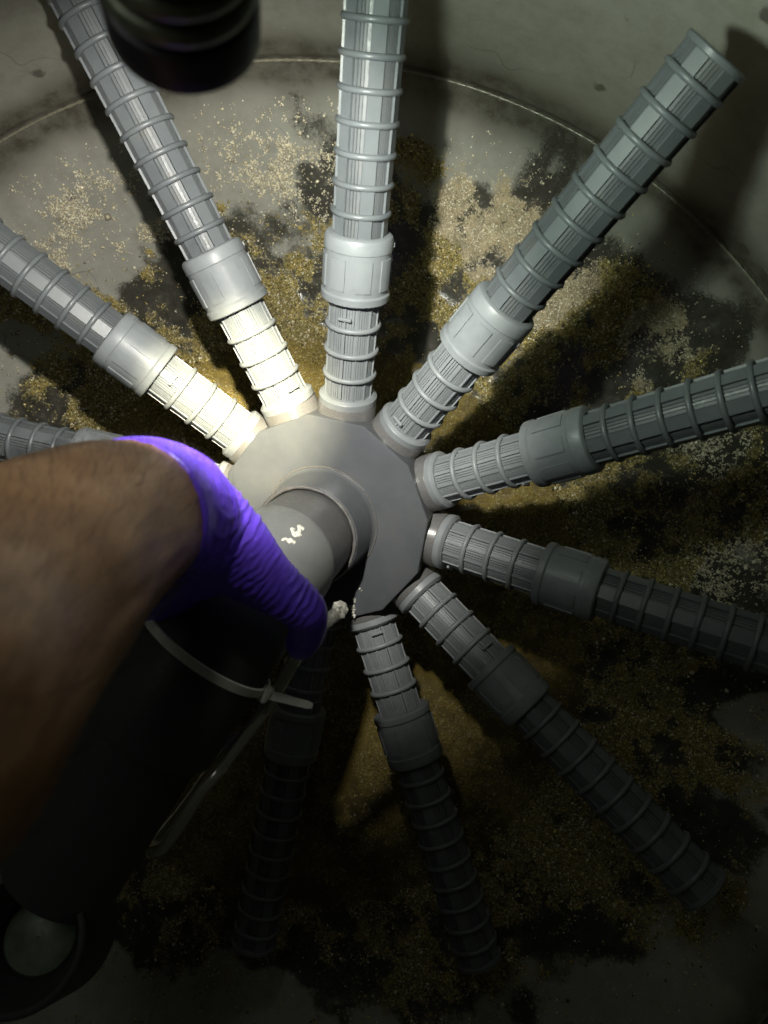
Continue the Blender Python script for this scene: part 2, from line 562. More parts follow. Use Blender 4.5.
# loose sand grains ------------------------------------------------------
def build_sand(count=190000):
    xs, ys, dr = [], [], []
    tot = 0
    while tot < count:
        x = RNG.uniform(-.47, .47, 400000); y = RNG.uniform(-.47, .47, 400000)
        ok = np.hypot(x, y) < R_T - .012
        x, y = x[ok], y[ok]
        s, d = silt_field(x, y)
        fine = .5 * fbm(x * 170, y * 170, 90, 3) + .5 * fbm(x * 420, y * 420, 95, 2)
        p = smooth(.16, .70, s + (fine - .5) * 2.0) + .010
        # only where the picture can see
        vis = (x > -.32) & (y > -.40)
        keep = (RNG.uniform(0, 1, len(x)) < p * np.where(d > .9, 1.0, .5)) & vis
        xs.append(x[keep]); ys.append(y[keep]); dr.append(d[keep]); tot += keep.sum()
    x = np.concatenate(xs)[:count]; y = np.concatenate(ys)[:count]; d = np.concatenate(dr)[:count]
    r = np.hypot(x, y)
    s, _ = silt_field(x, y)
    size = RNG.lognormal(math.log(.00058), .42, count) * np.where(d > .9, 1.15, 1.0)
    z = dish_z(r) + s * .0035 * fbm(x * 120, y * 120, 5) + (fbm(x * 9, y * 9, 77) - .5) * .004 * smooth(.0, .08, R_T - r) + size * .45
    base = np.array([(1, 0, 0), (-1, 0, 0), (0, 1, 0), (0, -1, 0), (0, 0, 1), (0, 0, -1)], float)
    tri = np.array([(0, 2, 4), (2, 1, 4), (1, 3, 4), (3, 0, 4), (2, 0, 5), (1, 2, 5), (3, 1, 5), (0, 3, 5)])
    # random rotations from quaternions
    q = RNG.normal(size=(count, 4)); q /= np.linalg.norm(q, axis=1)[:, None]
    w, a, b, c = q.T
    Rm_ = np.stack([1 - 2 * (b * b + c * c), 2 * (a * b - c * w), 2 * (a * c + b * w),
                    2 * (a * b + c * w), 1 - 2 * (a * a + c * c), 2 * (b * c - a * w),
                    2 * (a * c - b * w), 2 * (b * c + a * w), 1 - 2 * (a * a + b * b)], 1).reshape(-1, 3, 3)
    sc = size[:, None] * RNG.uniform(.65, 1.25, (count, 3))
    V = np.einsum('nij,vj->nvi', Rm_ * sc[:, None, :], base) + np.stack([x, y, z], 1)[:, None, :]
    Fc = (tri[None] + (np.arange(count) * 6)[:, None, None]).reshape(-1)
    me = bpy.data.meshes.new("sand_grains")
    nf = count * 8
    me.vertices.add(count * 6); me.vertices.foreach_set('co', V.reshape(-1).astype(np.float32))
    me.loops.add(nf * 3); me.loops.foreach_set('vertex_index', Fc.astype(np.int32))
    me.polygons.add(nf)
    me.polygons.foreach_set('loop_start', (np.arange(nf) * 3).astype(np.int32))
    me.update(calc_edges=True)
    t = RNG.uniform(0, 1, count)
    dryc = np.array([.58, .52, .37])[None] * (.5 + .8 * t)[:, None]
    hue = RNG.uniform(0, 1, count)[:, None]
    gold = (np.array([.62, .49, .15])[None] * hue + np.array([.50, .43, .22])[None] * (1 - hue)) * (.12 + 1.35 * t ** 2.2)[:, None]
    colr = np.where(d[:, None] > .5, dryc, gold)
    pale = RNG.uniform(0, 1, count) < .22
    colr[pale] = np.array([.70, .66, .52])
    col4 = np.concatenate([np.clip(colr, 0, .8), np.ones((count, 1))], 1)
    at = me.color_attributes.new('grain', 'FLOAT_COLOR', 'POINT')
    at.data.foreach_set('color', np.repeat(col4, 6, axis=0).reshape(-1).astype(np.float32))
    m, nt, bs = new_mat("sand")
    an = N(nt, 'ShaderNodeAttribute', attribute_name='grain')
    nt.links.new(an.outputs['Color'], bs.inputs['Base Color'])
    bs.inputs['Roughness'].default_value = .16
    bs.inputs['Specular IOR Level'].default_value = .9
    o = link("sand_grains", me, m)
    tag(o, "beige and golden filter sand scattered over the tank bottom", kind='stuff')


build_sand()

# ------------------------------------------------------------------ the manifold
HUB_R = Matrix(((0.98337746, -0.02691268, -0.17956747), (-0.02691268, 0.95642709, -0.29072828), (0.17956747, 0.29072828, 0.93980455)))
HUB_P = Vector((0.04835002, 0.11231999, 0.0))
HUB_M = Matrix.Translation(HUB_P) @ HUB_R.to_4x4()
root = bpy.data.objects.new("pipe_manifold", None)
COL.objects.link(root)
root.matrix_world = HUB_M
root.empty_display_size = .05
tag(root, "grey plastic hub with slotted arms radiating round a bent standpipe", "pipe manifold")
HUB_INV = HUB_M.inverted()

PHI0, E0 = 1.3753515988766305, 0.2309382282398292
R0, R1, R2, R3 = 0.0978812691277443, 0.17502411471949475, 0.2197353913444014, 0.3891785981209429
DL = {1: (-0.061, -0.026), 2: (-0.070, 0.109), 3: (0.0175, 0.0), 4: (-0.0131, 0.055), 5: (-0.0087, 0.035), 6: (0.0349, 0.060),
      7: (0.0175, 0.0175), 8: (0.0349, 0.0393), 9: (0.0262, -0.0131), 10: (0.0305, 0.0436), 11: (0.0, 0.03), 12: (0.0, 0.03)}


def hub_mesh():
    bm = bmesh.new()
    rt, zt, zb = .0850, .0240, -.030
    top, mid, low = [], [], []
    for i in range(12):
        a = PHI0 + math.pi / 12 + i * math.pi / 6
        top.append(bm.verts.new((rt * math.cos(a), rt * math.sin(a), zt)))
        mid.append(bm.verts.new(((rt + .0004) * math.cos(a), (rt + .0004) * math.sin(a), 0)))
        low.append(bm.verts.new((rt * math.cos(a), rt * math.sin(a), zb)))
    bm.faces.new(top); bm.faces.new(list(reversed(low)))
    for i in range(12):
        j = (i + 1) % 12
        bm.faces.new((mid[i], mid[j], top[j], top[i])); bm.faces.new((low[i], low[j], mid[j], mid[i]))
    bmesh.ops.bevel(bm, geom=[e for e in bm.edges if len([v for v in e.verts if v in top]) == 2], offset=.0016, segments=3, affect='EDGES', profile=.6)
    me = bpy.data.meshes.new("hub"); bm.to_mesh(me); bm.free()
    me.polygons.foreach_set('use_smooth', [True] * len(me.polygons))
    me.set_sharp_from_angle(angle=math.radians(28))
    return me


hub = link("hub", hub_mesh(), M_HUB, root)

port_me = lathe("port", [(-.030, .0232), (-.0195, .0234), (-.0165, .0226), (-.0155, .0223), (-.0052, .0223), (-.0045, .0220), (-.0045, .0150)], 40)


def fillet_me():
    # glue bead where a port meets the hub
    v, f = [], []
    seg, rs = 48, 6
    for i in range(seg):
        a = 2 * math.pi * i / seg
        r = .0009 + .0007 * float(fbm(np.array(a * 5), np.array(2.), 71))
        for j in range(rs):
            b = 2 * math.pi * j / rs
            q = .0232 + r * math.cos(b)
            v.append((q * math.cos(a), q * math.sin(a), -.0178 + r * math.sin(b)))
    for i in range(seg):
        for j in range(rs):
            i2, j2 = (i + 1) % seg, (j + 1) % rs
            f.append((i * rs + j, i2 * rs + j, i2 * rs + j2, i * rs + j2))
    return mesh("glue_bead", v, f, angle=80)


bead_me = fillet_me()
flange_me = lathe("flange", [(-.0042, .0150), (-.0042, .0212), (-.0036, .0220), (.0012, .0222), (.0020, .0216), (.0026, .0205), (.0034, .0197), (.0036, .0160)], 40)


def bar_mesh(name, half, grooves, r, z0, z1, fin=None, flat=False):
    """one longitudinal bar of the slotted tube; half angle in degrees"""
    prof = []
    prof.append((-half, .0150)); prof.append((-half, r))
    for g in grooves:
        prof += [(g - .8, r), (g - .5, r - .0011), (g + .5, r - .0011), (g + .8, r)]
    if fin:
        prof += [(half - fin, r), (half - fin + .3, r + .0011), (half, r + .0011)]
    else:
        prof.append((half, r))
    prof.append((half, .0150))
    v = []
    for z in (z0, z1):
        for a, q in prof:
            aa = math.radians(a)
            if flat: q = q / math.cos(aa) * math.cos(math.radians(half * .55)) if q > .0152 else q
            v.append((q * math.cos(aa), q * math.sin(aa), z))
    n = len(prof)
    f = [(i, i + 1, n + i + 1, n + i) for i in range(n - 1)]
    f.append(tuple(range(n))); f.append(tuple(reversed(range(n, 2 * n))))
    return mesh(name, v, f, smooth=False)


LI = R1 - R0
LO0, LO1 = R2 - R0, R3 - R0
bar_in = bar_mesh("bar", 14.4, (-8.0, -2.0, 4.0), .0172, .0034, LI + .002, fin=3.4)
bar_out = bar_mesh("bar", 13.6, (), .0182, LO0 - .002, LO1 - .0015, flat=True)
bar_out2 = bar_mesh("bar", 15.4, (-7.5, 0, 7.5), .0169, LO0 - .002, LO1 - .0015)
ring_me = torus_me("ring", .0184, .0020)
core_me = lathe("lateral", [(.0, .0148), (LI + .01, .0148), (LO1 - .001, .0150)], 24, True, True)


def cap_mesh():
    return lathe("end_cap", [(LO1 - .0020, .0140), (LO1 - .0020, .0186), (LO1 - .0014, .0195), (LO1 + .0012, .0196), (LO1 + .0020, .0188), (LO1 + .0022, .0174), (LO1 - .0008, .0168), (LO1 - .0008, .0010)], 36, False, True)


cap_me = cap_mesh()


def coupling_mesh():
    a, b = LI, LO0
    prof = [(a, .0180), (a, .0232), (a + .0007, .0240), (a + .0052, .0242), (a + .0060, .0236), (a + .0066, .0230),
            (b - .0110, .0230), (b - .0102, .0231), (b - .0097, .0236), (b - .0030, .0234), (b - .0012, .0226), (b - .0002, .0210), (b, .0180)]
    v, f = lathe_vf(prof, 56)
    for k in range(8):       # raised grip panels
        c = k * math.pi / 4
        z0, z1 = a + .0100, b - .0135
        ha = math.radians(13)
        base = len(v)
        n = 6
        for z, q in ((z0, .0228), (z0, .0239), (z1, .0239), (z1, .0228)):
            for i in range(n):
                t = c - ha + 2 * ha * i / (n - 1)
                v.append((q * math.cos(t), q * math.sin(t), z))
        for j in range(3):
            for i in range(n - 1):
                f.append((base + j * n + i, base + j * n + i + 1, base + (j + 1) * n + i + 1, base + (j + 1) * n + i))
        f.append((base, base + n, base + 2 * n, base + 3 * n)); f.append((base + n - 1, base + 4 * n - 1, base + 3 * n - 1, base + 2 * n - 1))
    # clip tab on the outer band
    base = len(v)
    for z, q in ((b - .0080, .0234), (b - .0080, .0244), (b - .0052, .0244), (b - .0052, .0234)):
        for i in range(4):
            t = 1.3 + .34 * i / 3
            v.append((q * math.cos(t), q * math.sin(t), z))
    for j in range(3):
        for i in range(3):
            f.append((base + j * 4 + i, base + j * 4 + i + 1, base + (j + 1) * 4 + i + 1, base + (j + 1) * 4 + i))
    f.append((base, base + 4, base + 8, base + 12)); f.append((base + 3, base + 15, base + 11, base + 7))
    return mesh("coupling", v, f, angle=32)


coup_me = coupling_mesh()


def clip_mesh():
    bm = bmesh.new()
    bmesh.ops.create_cube(bm, size=1)
    bmesh.ops.scale(bm, vec=(.0022, .0100, .0022), verts=bm.verts)
    bmesh.ops.translate(bm, vec=(.0192, 0, .0085), verts=bm.verts)
    bmesh.ops.bevel(bm, geom=list(bm.edges), offset=.0005, segments=1, affect='EDGES')
    me = bpy.data.meshes.new("clip"); bm.to_mesh(me); bm.free()
    return me


clip_me = clip_mesh()
for me, mt in ((core_me, M_CORE), (bar_in, M_IN), (bar_out, M_OUT), (bar_out2, M_SLOT_SHADE), (cap_me, M_OUT), (coup_me, M_IN), (flange_me, M_IN), (port_me, M_PORT), (bead_me, M_GLUE), (clip_me, M_IN)):
    me.materials.append(mt)
ring_in, ring_out = ring_me, ring_me.copy()
ring_in.materials.append(M_IN); ring_out.materials.append(M_OUT)

PITCH = (LO1 - LO0) / 9.55
for k in range(1, 13):
    a = PHI0 - math.pi / 6 * (k - 4)
    da, de = DL[k]
    base = Vector((math.cos(a), math.sin(a), 0)) * R0
    a2, e = a + da, E0 + de
    d = Vector((math.cos(a2) * math.cos(e), math.sin(a2) * math.cos(e), math.sin(e)))
    up = Vector((0, 0, 1)); xx = (up - d * up.dot(d)).normalized(); yy = d.cross(xx)
    mw = Matrix((xx, yy, d)).transposed().to_4x4()
    roll = RNG.uniform(-.4, .4)
    L_ = link("lateral", core_me, None, root, Matrix.Translation(base) @ mw @ Matrix.Rotation(roll, 4, 'Z'))
    # port on the hub points a little less steeply than the arm screwed into it
    dp = Vector((math.cos(a + da * .5) * math.cos(e * .8), math.sin(a + da * .5) * math.cos(e * .8), math.sin(e * .8)))
    xp = (up - dp * up.dot(dp)).normalized()
    mp = Matrix((xp, dp.cross(xp), dp)).transposed().to_4x4()
    pt = link("port", port_me, None, hub, Matrix.Translation(base) @ mp)
    link("glue_bead", bead_me, None, hub, Matrix.Translation(base) @ mp @ Matrix.Rotation(RNG.uniform(0, 6), 4, 'Z'))
    link("flange", flange_me, None, L_)
    for i in range(12):
        link("bar", bar_in, None, L_, Matrix.Rotation(i * math.pi / 6, 4, 'Z'))
    for i in range(12):
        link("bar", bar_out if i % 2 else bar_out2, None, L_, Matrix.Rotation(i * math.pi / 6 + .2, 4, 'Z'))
    for i in range(3):
        link("ring", ring_in, None, L_, Matrix.Translation((0, 0, .0195 + i * .0192)))
    for i in range(9):
        link("ring", ring_out, None, L_, Matrix.Translation((0, 0, LO0 + PITCH * (.75 + i))))
    link("coupling", coup_me, None, L_, Matrix.Rotation(RNG.uniform(0, .8), 4, 'Z'))
    link("clip", clip_me, None, L_, Matrix.Rotation(RNG.uniform(-1.2, 1.2), 4, 'Z') @ Matrix.Translation((0, 0, 0 if k % 2 else .058)))
    link("end_cap", cap_me, None, L_)

# standpipe -------------------------------------------------------------
sock = lathe("socket", [(.0235, .0455), (.0243, .0440), (.0256, .0425), (.0280, .0415), (.0560, .0398), (.0585, .0398), (.0590, .0392), (.0590, .0365), (.050, .0360)], 72)
link("socket", sock, M_HUB, hub)


def ring_bead(name, R, z, r, seed, amp=.0008):
    v, f = [], []
    seg, rs = 110, 6
    for i in range(seg):
        a = 2 * math.pi * i / seg
        q = r + amp * float(fbm(np.array(a * 7), np.array(seed), 33))
        for j in range(rs):
            b = 2 * math.pi * j / rs
            v.append(((R + q * math.cos(b)) * math.cos(a), (R + q * math.cos(b)) * math.sin(a), z + q * math.sin(b)))
    for i in range(seg):
        for j in range(rs):
            i2, j2 = (i + 1) % seg, (j + 1) % rs
            f.append((i * rs + j, i2 * rs + j, i2 * rs + j2, i * rs + j2))
    return mesh(name, v, f, angle=80)


link("glue_bead", ring_bead("glue_bead", .0448, .0240, .0004, 1.0, .0007), M_GLUE, hub)
link("glue_bead", ring_bead("glue_bead", .0378, .0592, .0009, 5.0, .0014), M_GLUE, hub)
pipe = link("standpipe", lathe("standpipe", [(.050, .0358), (.085, .0357), (.1150, .0357)], 64), M_PIPE, root)


def C2H(p):
    return HUB_INV @ p


def camv(x, y, z):
    return CAM + M3 @ Vector((x, y, z))


E_0 = Vector((0, 0, .1070))
E_2 = C2H(camv(-.1375, .1275, .437))
E_3 = C2H(camv(-.2130, .2490, .445))
dir2 = (E_3 - E_2).normalized()
C_1 = E_0 + Vector((0, 0, .052)); C_2 = E_2 - dir2 * .045


def bez(t):
    return E_0 * (1 - t) ** 3 + C_1 * 3 * t * (1 - t) ** 2 + C_2 * 3 * t * t * (1 - t) + E_2 * t ** 3


def elbow_r(t):
    return .0385 + .0025 * min(1, max(0, (t - .3) / .3))


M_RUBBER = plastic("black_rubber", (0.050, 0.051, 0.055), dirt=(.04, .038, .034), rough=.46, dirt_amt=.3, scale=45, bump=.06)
sam = [(bez(0), .0355), (bez(0.0005), .0380), (bez(.012), .0386)] + [(bez(i / 40), elbow_r(i / 40)) for i in range(1, 18)]
v, f = tube_vf(sam, 72, cap=False)
elbow = link("elbow", mesh("elbow", v, f, angle=40), M_ELBOW, pipe)
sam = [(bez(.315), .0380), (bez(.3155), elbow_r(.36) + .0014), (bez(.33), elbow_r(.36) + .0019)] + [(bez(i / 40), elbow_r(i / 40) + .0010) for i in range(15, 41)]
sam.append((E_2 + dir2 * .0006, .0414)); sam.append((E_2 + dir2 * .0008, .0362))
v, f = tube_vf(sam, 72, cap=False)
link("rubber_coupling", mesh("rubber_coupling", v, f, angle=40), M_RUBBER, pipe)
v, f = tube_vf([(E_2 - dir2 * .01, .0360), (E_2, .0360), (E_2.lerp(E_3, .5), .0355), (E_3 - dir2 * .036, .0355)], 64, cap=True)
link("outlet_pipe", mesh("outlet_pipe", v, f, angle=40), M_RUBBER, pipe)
# open fitting at the end of the pipe, its mouth towards the manhole
rimc, disc = C2H(W(16, 944, .405)), C2H(W(42, 936, .455))
ax = (rimc - disc).normalized()
xa = Vector((1, 0, 0)); xa = (xa - ax * xa.dot(ax)).normalized()
ef = Matrix((xa, ax.cross(xa), ax)).transposed().to_4x4()
dl_ = (rimc - disc).length
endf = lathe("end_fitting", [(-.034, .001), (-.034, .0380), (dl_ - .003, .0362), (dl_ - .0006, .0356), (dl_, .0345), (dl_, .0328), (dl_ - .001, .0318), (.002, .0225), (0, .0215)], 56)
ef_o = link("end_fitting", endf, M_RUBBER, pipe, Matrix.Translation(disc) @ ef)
link("lit_bore_disc", lathe("lit_bore_disc", [(.0, .0222), (.004, .0205), (.007, .0155), (.0085, .008), (.009, .0005)], 40), plastic('painted_bore_light', (0.24, 0.285, 0.215), dirt=(.03, .03, .022), dirt_amt=1.0, scale=34), pipe, Matrix.Translation(disc) @ ef)  # added pale disc; light falling into the bore is painted by its colour


# white flakes of old glue stuck to hub and elbow ------------------------
def flakes(name, parent, centre, normal, n, spread, size, seed):
    rg = random.Random(seed)
    z = normal.normalized()
    x = Vector((1, 0, 0)); x = (x - z * x.dot(z)).normalized(); y = z.cross(x)
    for q in range(n):
        p = centre + x * rg.gauss(0, spread) + y * rg.gauss(0, spread)
        m = rg.randint(6, 9)
        vs_ = []
        sx, sy = size * rg.uniform(.5, 1.3), size * rg.uniform(.4, 1.0)
        rot = rg.uniform(0, 6.28)
        for lay, h in ((1.0, -.0004), (.7, min(size * .35, .0005))):
            for i in range(m):
                t = 2 * math.pi * i / m
                rr = lay * rg.uniform(.6, 1.15)
                cx, cy = sx * rr * math.cos(t), sy * rr * math.sin(t)
                u, w = cx * math.cos(rot) - cy * math.sin(rot), cx * math.sin(rot) + cy * math.cos(rot)
                vs_.append(p + x * u + y * w + z * (h + .0001))
        fs = [(i, (i + 1) % m, m + (i + 1) % m, m + i) for i in range(m)] + [tuple(range(m, 2 * m))]
        link(name, mesh(name, vs_, fs, smooth=False), M_FLAKE, parent)


def hub_top(px, py):
    d = M3 @ Vector(((px - 384) / F, (py - 512) / F, 1.0))
    o_, dd = HUB_INV @ CAM, HUB_INV.to_3x3() @ d
    t = (.0241 - o_.z) / dd.z
    return o_ + dd * t


for i, (px, py, n, s) in enumerate(((352, 607, 4, .0022), (356, 601, 3, .002), (362, 590, 2, .0011), (350, 617, 3, .0016))):
    flakes("residue_flake", hub, hub_top(px, py), Vector((0, 0, 1)), n, .0026, s, 40 + i)


def elbow_hit(px, py):
    """nearest point of the elbow's skin along that line of sight, with its normal (hub space)"""
    o_ = HUB_INV @ CAM
    d_ = (HUB_INV.to_3x3() @ (M3 @ Vector(((px - 384) / F, (py - 512) / F, 1.0)))).normalized()
    cs = [(bez(i / 60), .0385 + .0025 * min(1, max(0, (i / 60 - .3) / .3))) for i in range(61)]
    for k in range(300, 800):
        p = o_ + d_ * (k * .001)
        c, r = min(cs, key=lambda q: (q[0] - p).length)
        if (p - c).length < r:
            return p, (p - c).normalized()
    return None, None


for i, (px, py, n, sz) in enumerate(((291, 541, 5, .0022), (297, 535, 6, .0026), (301, 529, 5, .0020), (287, 539, 3, .0014))):
    p_, n_ = elbow_hit(px, py)
    if p_ is not None:
        flakes("residue_flake", pipe, p_, n_, n, .0016, sz, 90 + i)


# ------------------------------------------------------------------ clear hose, cable tie
def clear_mat():
    m, nt, b = new_mat("clear_vinyl")
    b.inputs['Base Color'].default_value = (.86, .86, .80, 1)
    b.inputs['Roughness'].default_value = .10
    b.inputs['Transmission Weight'].default_value = .86
    b.inputs['IOR'].default_value = 1.40
    return m


tie_t = .59
tc = bez(tie_t)
td = (bez(tie_t + .02) - bez(tie_t - .02)).normalized()
H2W = HUB_M


def build_tie():
    e = bpy.data.objects.new("cable_tie", None); COL.objects.link(e)
    c = H2W @ tc; d = (H2W.to_3x3() @ td).normalized()
    view = (CAM - c).normalized()
    u = (view - d * view.dot(d)).normalized()     # towards the viewer
    d = (d - u * .36).normalized(); u = (u - d * u.dot(d)).normalized()   # the band sits askew
    w = d.cross(u)                                # across
    right = M3 @ Vector((1, 0.2, 0))
    if w.dot(right) < 0: w = -w
    e.location = c
    tag(e, "white nylon cable tie cinched round the grey elbow pipe", "cable tie")
    mi = Matrix.Translation(-c)
    rb, th, hw = .0436, .0013, .0030
    v, f = [], []
    seg = 90
    for i in range(seg):
        a = 2 * math.pi * i / seg
        for (dr, dz) in ((0, -hw), (th, -hw * .85), (th, hw * .85), (0, hw)):
            v.append((u * math.cos(a) + w * math.sin(a)) * (rb + dr) + d * dz)
    for i in range(seg):
        j = (i + 1) % seg
        for k in range(4):
            f.append((i * 4 + k, j * 4 + k, j * 4 + (k + 1) % 4, i * 4 + (k + 1) % 4))
    link("band", mesh("band", v, f, angle=30), M_TIE, e)
    # locking head on the right flank, tail sticking out beyond it
    ah = math.radians(76)
    hc = (u * math.cos(ah) + w * math.sin(ah)) * (rb + .0022)
    rn = (u * math.cos(ah) + w * math.sin(ah)).normalized(); tg = (-u * math.sin(ah) + w * math.cos(ah)).normalized()
    bm = bmesh.new(); bmesh.ops.create_cube(bm, size=1)
    bmesh.ops.scale(bm, vec=(.0060, .0074, .0098), verts=bm.verts)
    bmesh.ops.bevel(bm, geom=list(bm.edges), offset=.0009, segments=2, affect='EDGES')
    me = bpy.data.meshes.new("locking_head"); bm.to_mesh(me); bm.free()
    link("locking_head", me, M_TIE, e, Matrix.Translation(hc) @ Matrix((rn, tg, d)).transposed().to_4x4())
    v, f = [], []
    tail_dir = (M3 @ Vector((.95, .22, -.10))).normalized()
    sd = d - tail_dir * d.dot(tail_dir); sd.normalize()
    nn = tail_dir.cross(sd)
    for i, (s, hw2) in enumerate(((0, .0026), (.010, .0025), (.026, .0022), (.0290, .0014))):
        p = hc + tail_dir * s + nn * (.0006 * math.sin(s * 90))
        for a, b in ((-1, -1), (1, -1), (1, 1), (-1, 1)):
            v.append(p + sd * hw2 * a + nn * .0006 * b)
    for i in range(3):
        for k in range(4):
            f.append((i * 4 + k, i * 4 + (k + 1) % 4, (i + 1) * 4 + (k + 1) % 4, (i + 1) * 4 + k))
    f.append((0, 1, 2, 3)); f.append((12, 13, 14, 15))
    link("tail", mesh("tail", v, f, angle=30), M_TIE, e)


build_tie()


def build_hose():
    P = [W(342, 608, .455), W(331, 618, .450), W(312, 636, .452), W(290, 668, .450), W(274, 696, .449), W(250, 730, .444), W(224, 764, .440),
         W(202, 790, .432), W(184, 818, .438), W(164, 846, .446), W(152, 850, .456), W(160, 838, .466), W(186, 806, .468), W(212, 770, .468), W(240, 736, .468)]
    sm = catmull([(p, .0040) for p in P], 8)
    v, f = tube_vf(sm, 18, cap=False)
    v2, f2 = tube_vf([(p, .0031) for p, r in sm], 18, v0=len(v), cap=False)
    n = len(sm)
    ends = []
    for j in (0, n - 1):
        for i in range(18):
            k = (i + 1) % 18
            ends.append((j * 18 + i, j * 18 + k, len(v) + j * 18 + k, len(v) + j * 18 + i))
    o = link("clear_hose", mesh("clear_hose", v + v2, f + f2 + ends, angle=60), clear_mat())
    tag(o, "thin clear plastic hose strapped along the elbow by the cable tie", "hose")
    # ragged dried glue on its cut end
    c = W(340, 610, .452)
    rg = random.Random(3)
    vs_, fs = [], []
    for i in range(10):
        for j in range(8):
            th = math.pi * i / 9; ph = 2 * math.pi * j / 8
            r = .0058 * rg.uniform(.55, 1.15)
            vs_.append(c + Vector((r * math.sin(th) * math.cos(ph) * .8, r * math.sin(th) * math.sin(ph) * 1.1, r * math.cos(th) * .7)))
    for i in range(9):
        for j in range(8):
            k = (j + 1) % 8
            fs.append((i * 8 + j, i * 8 + k, (i + 1) * 8 + k, (i + 1) * 8 + j))
    link("glue_lump", mesh("glue_lump", vs_, fs, smooth=False), M_FLAKE, o)


build_hose()


# ------------------------------------------------------------------ arm and glove
def remeshed(name, v, f, voxel, smooth_it, sub=0):
    me = mesh(name + "_raw", v, f)
    o = bpy.data.objects.new(name + "_raw", me)
    COL.objects.link(o)
    md = o.modifiers.new('r', 'REMESH'); md.mode = 'VOXEL'; md.voxel_size = voxel
    ms = o.modifiers.new('s', 'SMOOTH'); ms.factor = .5; ms.iterations = smooth_it
    dg = bpy.context.evaluated_depsgraph_get()
    out = bpy.data.meshes.new_from_object(o.evaluated_get(dg))
    bpy.data.objects.remove(o); bpy.data.meshes.remove(me)
    out.name = name
    out.polygons.foreach_set('use_smooth', [True] * len(out.polygons))
    return out


ARM = [(W(-330, 830, .125), .045), (W(-150, 722, .165), .045), (W(-60, 655, .205), .0435), (W(20, 588, .245), .0410), (W(70, 550, .280), .0385), (W(118, 522, .318), .0350), (W(156, 512, .350), .0325), (W(185, 528, .372), .0300)]
CUFF = [(W(131, 517, .328), .0352), (W(146, 513, .342), .0350), (W(168, 517, .358), .0335), (W(188, 534, .376), .0300), (W(196, 552, .396), .0280)]
THUMB = [(W(168, 520, .366), .0300), (W(200, 532, .380), .0288), (W(231, 552, .386), .0235), (W(262, 577, .390), .0172), (W(291, 599, .394), .0128), (W(305, 613, .400), .0118), (W(307, 630, .413), .0106), (W(301, 645, .424), .0090), (W(298, 652, .430), .0050)]
PALM = [(W(184, 540, .385), .0270), (W(165, 575, .420), .0250), (W(158, 610, .445), .0200), (W(165, 625, .455), .0150)]


